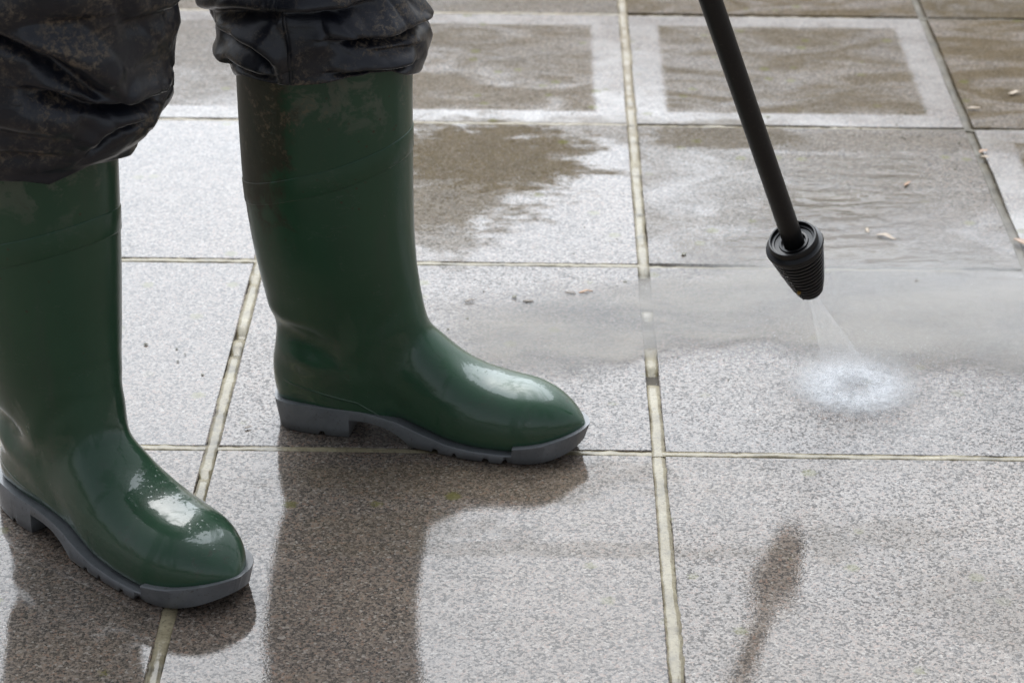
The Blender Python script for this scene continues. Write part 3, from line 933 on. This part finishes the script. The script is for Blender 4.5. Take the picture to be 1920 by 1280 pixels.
lance.rotation_quaternion = AX.to_track_quat('Z', 'Y')
tag(lance, 'black pressure washer lance with ribbed cone nozzle spraying the wet slabs', 'pressure washer')
lathe('lance_tube', [(.0104, .070), (.0106, .074), (.0104, .25), (.0105, .40), (.0104, .56), (.0105, .95)], M_TUBE, lance, 40)
prof = [(.0035, .0015), (.0095, 0), (.0118, .0012), (.0138, .004)]
zr, nrib = .0055, 11
for k in range(nrib):
    f0 = k/(nrib-1)
    r0 = .0152 + (.0277-.0152)*(f0**.85)
    pitch_ = .0050
    z0 = zr+k*pitch_
    prof += [(r0-.0016, z0), (r0-.0016, z0+.0014), (r0, z0+.0022), (r0+.0003, z0+.0042), (r0-.0016, z0+.0048)]
zt = zr+nrib*pitch_
prof += [(.0288, zt+.0006), (.0292, zt+.0022), (.0285, zt+.0040), (.0250, zt+.0052), (.0246, zt+.0056), (.0246, zt+.0105), (.0236, zt+.0118), (.0222, zt+.0118), (.0214, zt+.0105), (.0213, zt+.0080), (.0195, zt+.0076),
         (.0190, zt+.0062), (.0150, zt+.0060), (.0145, zt+.0072), (.0125, zt+.0074), (.0118, zt+.004), (.004, zt+.004)]
prof = [(r_*1.01, z_*1.12) for r_, z_ in prof]
nozzle = lathe('nozzle', prof, M_NOZ, lance, 72)
# moulded parting lines down two sides of the cone
for adeg in (SEAM_DEG, SEAM_DEG+180):
    sv, sf_ = [], []
    for k in range(26):
        f = k/25
        z = 1.12*(.004 + f*(zt-.004))
        r = .0142 + (.0283-.0142)*(f**.85)
        for da, dr in ((-.045, -.0018), (-.02, .0009), (.02, .0009), (.045, -.0018)):
            a = R(adeg)+da*(.022/r)
            sv.append(((r+dr)*math.cos(a), (r+dr)*math.sin(a), z))
        if k:
            for q in range(3):
                b_ = (k-1)*4+q
                sf_.append((b_, b_+1, b_+5, b_+4))
    mesh_obj('mould_seam', sv, sf_, M_NOZ_D, nozzle)
t = NT('yellow_dot_paint')
M_DOT = t.surf(t.bsdf(Base_Color=(0.30, 0.17, 0.03), Roughness=0.35))
bmd = bmesh.new(); bmesh.ops.create_uvsphere(bmd, u_segments=14, v_segments=8, radius=1)
med = bpy.data.meshes.new('yellow_dot'); bmd.to_mesh(med); bmd.free(); med.materials.append(M_DOT)
dot = link(bpy.data.objects.new('yellow_dot', med), nozzle)
dot.location = (.0208*math.cos(R(SEAM_DEG+6)), .0208*math.sin(R(SEAM_DEG+6)), .022)
dot.scale = (.0022, .0022, .0016)

# ------------------------------------------------------------------ spray, splash and mist
HIT = Vector((0.3617, 2.2784, 0.0))
sp_ax = (TIP-HIT)
sp_len = sp_ax.length
def vol_mat(name, fn, col=(0.99, 0.993, 1.0), aniso=0.2, step=1.0):
    t = NT(name)
    xyz = t.node('TexCoord').outputs['Object']
    d = fn(t, xyz)
    v = t.node('VolumePrincipled', {'Color': col, 'Density': d, 'Anisotropy': aniso})
    t.l.new(v.outputs[0], t.out.inputs['Volume'])
    t.mat.cycles.volume_step_rate = step
    return t.mat
def cone_density(t, xyz):
    s = t.node('SeparateXYZ', {0: xyz}).outputs
    dn = t.math('MULTIPLY', s[2], -1.0)                            # distance below the tip
    rr = t.math('SQRT', t.math('ADD', t.math('MULTIPLY', s[0], s[0]), t.math('MULTIPLY', s[1], s[1])))
    Rz = t.math('MULTIPLY_ADD', dn, 0.165, 0.0035)
    u = t.math('DIVIDE', rr, Rz)
    shell = t.math('MULTIPLY', t.step(u, 0.62, 0.90), t.step(u, 1.0, 0.86))
    core = t.math('MULTIPLY', t.step(u, 1.0, 0.8), 0.10)
    den = t.math('ADD', shell, core)
    nv = t.node('CombineXYZ', {0: t.math('DIVIDE', s[0], Rz), 1: t.math('DIVIDE', s[1], Rz), 2: t.math('MULTIPLY', dn, 9.0)}).outputs[0]
    den = t.math('MULTIPLY', den, t.step(t.noise(nv, 3.2, 3, 0.6), 0.3, 0.7, 0.3, 1.4))
    fall = t.math('DIVIDE', 1.2, t.math('ADD', dn, 0.012))          # thins as it widens
    return t.math('MULTIPLY', den, fall)
prof = [(.0036, -.0005), (.0036+.165*(sp_len-.006), -(sp_len-.006))]
n = 40
verts = [(r*math.cos(2*math.pi*k/n), r*math.sin(2*math.pi*k/n), z) for r, z in prof for k in range(n)]
faces = [(k, (k+1) % n, n+(k+1) % n, n+k) for k in range(n)] + [tuple(range(n)), tuple(reversed(range(n, 2*n)))]
faces = [tuple(reversed(f)) for f in faces]
jet = mesh_obj('water_jet', verts, faces, vol_mat('jet_spray', cone_density, step=0.12))
jet.location = TIP
jet.rotation_mode = 'QUATERNION'
jet.rotation_quaternion = sp_ax.to_track_quat('Z', 'Y')
tag(jet, 'thin hollow cone of white water jetting from the black nozzle', 'water jet', kind='stuff')

def dome(name, loc, scale, mat, label):
    bm = bmesh.new()
    bmesh.ops.create_uvsphere(bm, u_segments=36, v_segments=18, radius=1)
    bmesh.ops.bisect_plane(bm, geom=bm.verts[:]+bm.edges[:]+bm.faces[:], plane_co=(0, 0, 0.0), plane_no=(0, 0, -1), clear_outer=True)
    bmesh.ops.holes_fill(bm, edges=bm.edges)
    me = bpy.data.meshes.new(name); bm.to_mesh(me); bm.free()
    me.materials.append(mat)
    o = link(bpy.data.objects.new(name, me))
    o.location = loc; o.scale = scale
    tag(o, label, 'spray', kind='stuff')
    return o
def splash_density(t, xyz):
    s = t.node('SeparateXYZ', {0: xyz}).outputs
    rr = t.math('SQRT', t.math('ADD', t.math('MULTIPLY', s[0], s[0]), t.math('MULTIPLY', s[1], s[1])))
    ring = t.math('MULTIPLY', t.step(rr, 0.02, 0.40, 0.22, 1.0), t.step(rr, 0.95, 0.36))
    h = t.math('POWER', t.step(s[2], 0.95, 0.0), 2.0)
    nz = t.step(t.noise(xyz, 8.0, 4, 0.7, 0.3), 0.34, 0.70, 0.08, 1.8)
    ln = t.node('VectorMath', {0: xyz}, operation='LENGTH').outputs['Value']
    return t.math('MULTIPLY', t.math('MULTIPLY', t.math('MULTIPLY', ring, h), nz), t.math('MULTIPLY', t.step(ln, 1.0, 0.35), 20.0))
def mist_density(t, xyz):
    ln = t.node('VectorMath', {0: xyz}, operation='LENGTH').outputs['Value']
    nz = t.step(t.noise(xyz, 2.6, 1, 0.6), 0.32, 0.72, 0.55, 1.25)
    return t.math('MULTIPLY', t.math('MULTIPLY', t.step(ln, 1.0, 0.05), nz), 2.8)
dome('splash', (0.363, 2.279, 0.003), (.115, .115, .036), vol_mat('splash_spray', splash_density, step=0.5), 'white ring of splash where the water jet hits the slab')
dome('mist', (0.50, 2.42, 0.004), (.36, .26, .16), vol_mat('fine_mist', mist_density), 'faint grey mist drifting right and behind the splash')

def foam():
    """aerated white water spreading where the jet lands"""
    n, m = 64, 14
    verts, faces = [(0, 0, 0.0006)], []
    for q in range(1, m+1):
        for k in range(n):
            a = 2*math.pi*k/n
            r = .100*q/m*(1+.12*noise.noise((math.cos(a)*1.5, math.sin(a)*1.5, 2)))
            verts.append((r*math.cos(a), r*math.sin(a), .0006+.0016*max(0, 1-abs(q/m-.45)/.3)*(.6+.6*noise.noise((r*90*math.cos(a), r*90*math.sin(a), 1)))))
    for k in range(n):
        faces.append((0, 1+k, 1+(k+1) % n))
        for q in range(m-1):
            b = 1+q*n
            faces.append((b+k, b+n+k, b+n+(k+1) % n, b+(k+1) % n))
    t = NT('white_foam')
    tc = t.node('TexCoord').outputs['Object']
    rr = t.node('VectorMath', {0: tc}, operation='LENGTH').outputs['Value']
    ring = t.math('MULTIPLY', t.step(rr, 0.004, 0.036, 0.30, 1.0), t.step(rr, 0.092, 0.040))
    nz = t.noise(tc, 70, 5, 0.75, 0.6)
    fine = t.noise(tc, 420, 3, 0.7)
    al = t.math('MULTIPLY', ring, t.step(t.math('ADD', t.math('MULTIPLY', nz, 0.7), t.math('MULTIPLY', fine, 0.3)), 0.36, 0.60, 0.25, 1.0))
    d = t.bsdf(Base_Color=(0.82, 0.84, 0.86), Roughness=0.5, Normal=t.bump(fine, 0.5, 0.001))
    t.surf(t.node('MixShader', {0: t.math('MULTIPLY', al, 0.66), 1: t.node('BsdfTransparent').outputs[0], 2: d}).outputs[0])
    o = mesh_obj('foam', verts, faces, t.mat)
    o.location = (.3617, 2.2784, .0022)
    o.scale = (.80, .80, 1)
    tag(o, 'patch of white foaming water under the splash', 'foam', kind='stuff')
foam()

def droplets():
    verts, faces = [], []
    def octa(p, r):
        b = len(verts)
        for d in ((1, 0, 0), (-1, 0, 0), (0, 1, 0), (0, -1, 0), (0, 0, 1), (0, 0, -1)):
            verts.append((p[0]+d[0]*r, p[1]+d[1]*r, p[2]+d[2]*r))
        for f in ((0, 2, 4), (2, 1, 4), (1, 3, 4), (3, 0, 4), (2, 0, 5), (1, 2, 5), (3, 1, 5), (0, 3, 5)):
            faces.append(tuple(b+k for k in f))
    for _ in range(3000):
        a = rng.uniform(0, 2*math.pi)
        q = abs(rng.normal(.036, .016))*(1+.25*noise.noise((math.cos(a)*2, math.sin(a)*2, 4)))
        octa((.3617+q*math.cos(a), 2.2784+q*math.sin(a), abs(rng.normal(0, .0055))+.001), rng.uniform(.00015, .0006)*(1 if rng.random() < .93 else 1.6))
    for _ in range(1200):
        a = rng.uniform(0, 2*math.pi)
        q = abs(rng.normal(.03, .075))+.02
        octa((.3617+q*math.cos(a), 2.2784+q*math.sin(a), abs(rng.normal(0, .018))+.001), rng.uniform(.0002, .0005))
    t = NT('water_drop')
    m = t.surf(t.node('MixShader', {0: 0.5, 1: t.node('BsdfTranslucent', {'Color': (0.97, 0.98, 1.0)}).outputs[0], 2: t.bsdf(Base_Color=(0.95, 0.97, 1.0), Roughness=0.12, IOR=1.33)}).outputs[0])
    o = mesh_obj('droplets', verts, faces, m)
    tag(o, 'tiny white water drops flying up around the splash', 'water drops', kind='stuff')
droplets()

# ------------------------------------------------------------------ dead leaves and crumbs on the wet slabs
def leaf_material(name, c0, c1):
    t = NT(name)
    tc = t.node('TexCoord').outputs['Object']
    n1 = t.noise(tc, 220, 4, 0.65)
    return t.surf(t.bsdf(Base_Color=t.mix(n1, c0, c1), Roughness=0.45, Coat_Weight=0.5, Coat_Roughness=0.15, Normal=t.bump(n1, 0.4, 0.0008)))
LM = {'brown': leaf_material('brown_leaf', (0.055, 0.035, 0.016), (0.14, 0.085, 0.035)),
      'tan': leaf_material('tan_leaf', (0.30, 0.20, 0.11), (0.50, 0.38, 0.24)),
      'orange': leaf_material('orange_leaf', (0.24, 0.10, 0.03), (0.46, 0.25, 0.10)),
      'olive': leaf_material('olive_moss_crumb', (0.05, 0.042, 0.012), (0.12, 0.10, 0.03))}
def leaf(x, y, length, width, rz, col, label, curl=.25, z=.0022):
    length, width = length*.85, width*.7
    n = 10
    verts, faces = [], []
    for layer, dz in ((0, 0.0), (1, -.0005)):
        for k in range(n+1):
            u = k/n
            w = width*.5*(math.sin(math.pi*u**.8)**.8 if 0 < u < 1 else .04)*(1+.18*noise.noise((u*6+x*50, y*30, 0)))
            for q in (-1, -.45, 0, .45, 1):
                zz = length*curl*.22*abs(math.sin(u*2.6+x*9))*(.3+u) + abs(q)*w*.22*(1+math.sin(u*7+x*40)) + dz
                verts.append((u*length-length/2, q*w + .12*length*math.sin(u*2), max(zz, dz)))
    m = 5*(n+1)
    for k in range(n):
        for q in range(4):
            a = k*5+q
            faces.append((a, a+5, a+6, a+1)); faces.append((m+a, m+a+1, m+a+6, m+a+5))
        for q in (0, 4):
            a = k*5+q
            faces.append((a, a+5, m+a+5, m+a))
    o = mesh_obj('dead_leaf', verts, faces, LM[col])
    o.location = (x, y, z); o.rotation_euler = (0, 0, rz)
    tag(o, label, 'leaf', 'leaf litter washed over the slabs')
leaf(.066, 2.506, .016, .006, R(-25), 'brown', 'dark brown left half of the split leaf right of the far boot')
leaf(.084, 2.509, .020, .006, R(12), 'orange', 'orange brown right half of the split leaf right of the far boot')
leaf(-.048, 2.483, .015, .007, R(10), 'brown', 'small brown curled leaf nearest the far boot shaft')
leaf(.003, 2.495, .009, .008, R(60), 'olive', 'small olive crumb between the curled leaf and the split leaf, upper one')
leaf(.018, 2.483, .014, .007, R(-12), 'brown', 'small flat brown leaf piece between the curled leaf and the split leaf')
leaf(.448, 2.668, .030, .012, R(-38), 'tan', 'pale tan curled leaf to the right of the nozzle', .35)
leaf(.430, 2.690, .018, .007, R(80), 'tan', 'narrow pale tan leaf standing beside the larger tan leaf right of the nozzle', .3)
leaf(.613, 2.945, .018, .010, R(20), 'orange', 'small orange leaf in the dark joint at the upper right', .3)
leaf(.611, 2.925, .014, .008, R(-30), 'tan', 'small pale leaf just below the orange one in the dark joint', .3)
leaf(.607, 2.655, .034, .014, R(-70), 'orange', 'orange leaf at the right edge of the picture', .3)
leaf(.499, 2.835, .022, .006, R(50), 'orange', 'thin orange leaf sliver in the rippled water', .1)
leaf(.693, 3.16, .024, .010, R(15), 'tan', 'pale leaf at the far right edge on the dirty slab', .3)
leaf(.626, 3.10, .022, .008, R(-10), 'tan', 'pale leaf across the joint beside the upper right slab', .3)
leaf(-.269, 2.180, .009, .005, R(20), 'brown', 'tiny brown leaf on the pale joint between the boots', .3)
leaf(.203, 2.615, .010, .008, R(40), 'olive', 'dark olive crumb near the crossing of the joints', .3)
leaf(.468, 2.546, .008, .007, R(0), 'brown', 'dark crumb in the mist right of the nozzle', .3)

def grit():
    verts, faces = [], []
    def bit(x, y, s):
        b = len(verts)
        a = rng.uniform(0, 6.28); e = rng.uniform(.4, .9)
        for k in range(6):
            t_ = a+k*math.pi/3
            q = s*rng.uniform(.6, 1)
            verts.append((x+q*math.cos(t_), y+e*q*math.sin(t_), .0006))
        verts.append((x, y, .0006+s*.6))
        for k in range(6):
            faces.append((b+k, b+(k+1) % 6, b+6))
    spots = [(.12, 2.53), (.15, 2.528), (-.033, 2.512), (.075, 2.338), (-.071, 2.413), (-.08, 2.40), (-.05, 2.44), (-.06, 2.37), (.01, 2.47), (.13, 2.54), (-.40, 2.37), (-.365, 2.36), (-.36, 2.33), (-.33, 2.30), (-.19, 2.32)]
    for x, y in spots:
        bit(x, y, rng.uniform(.0018, .0038))
    for _ in range(260):
        bit(rng.uniform(-.6, .75), rng.uniform(2.25, 3.2), rng.uniform(.0006, .0018))
    for _ in range(90):
        bit(rng.uniform(.3, .75), rng.uniform(2.5, 3.2), rng.uniform(.001, .003))
    o = mesh_obj('grit', verts, faces, LM['olive'])
    tag(o, 'scattered dark grit and leaf crumbs washed over the slabs', 'grit', kind='stuff')
grit()
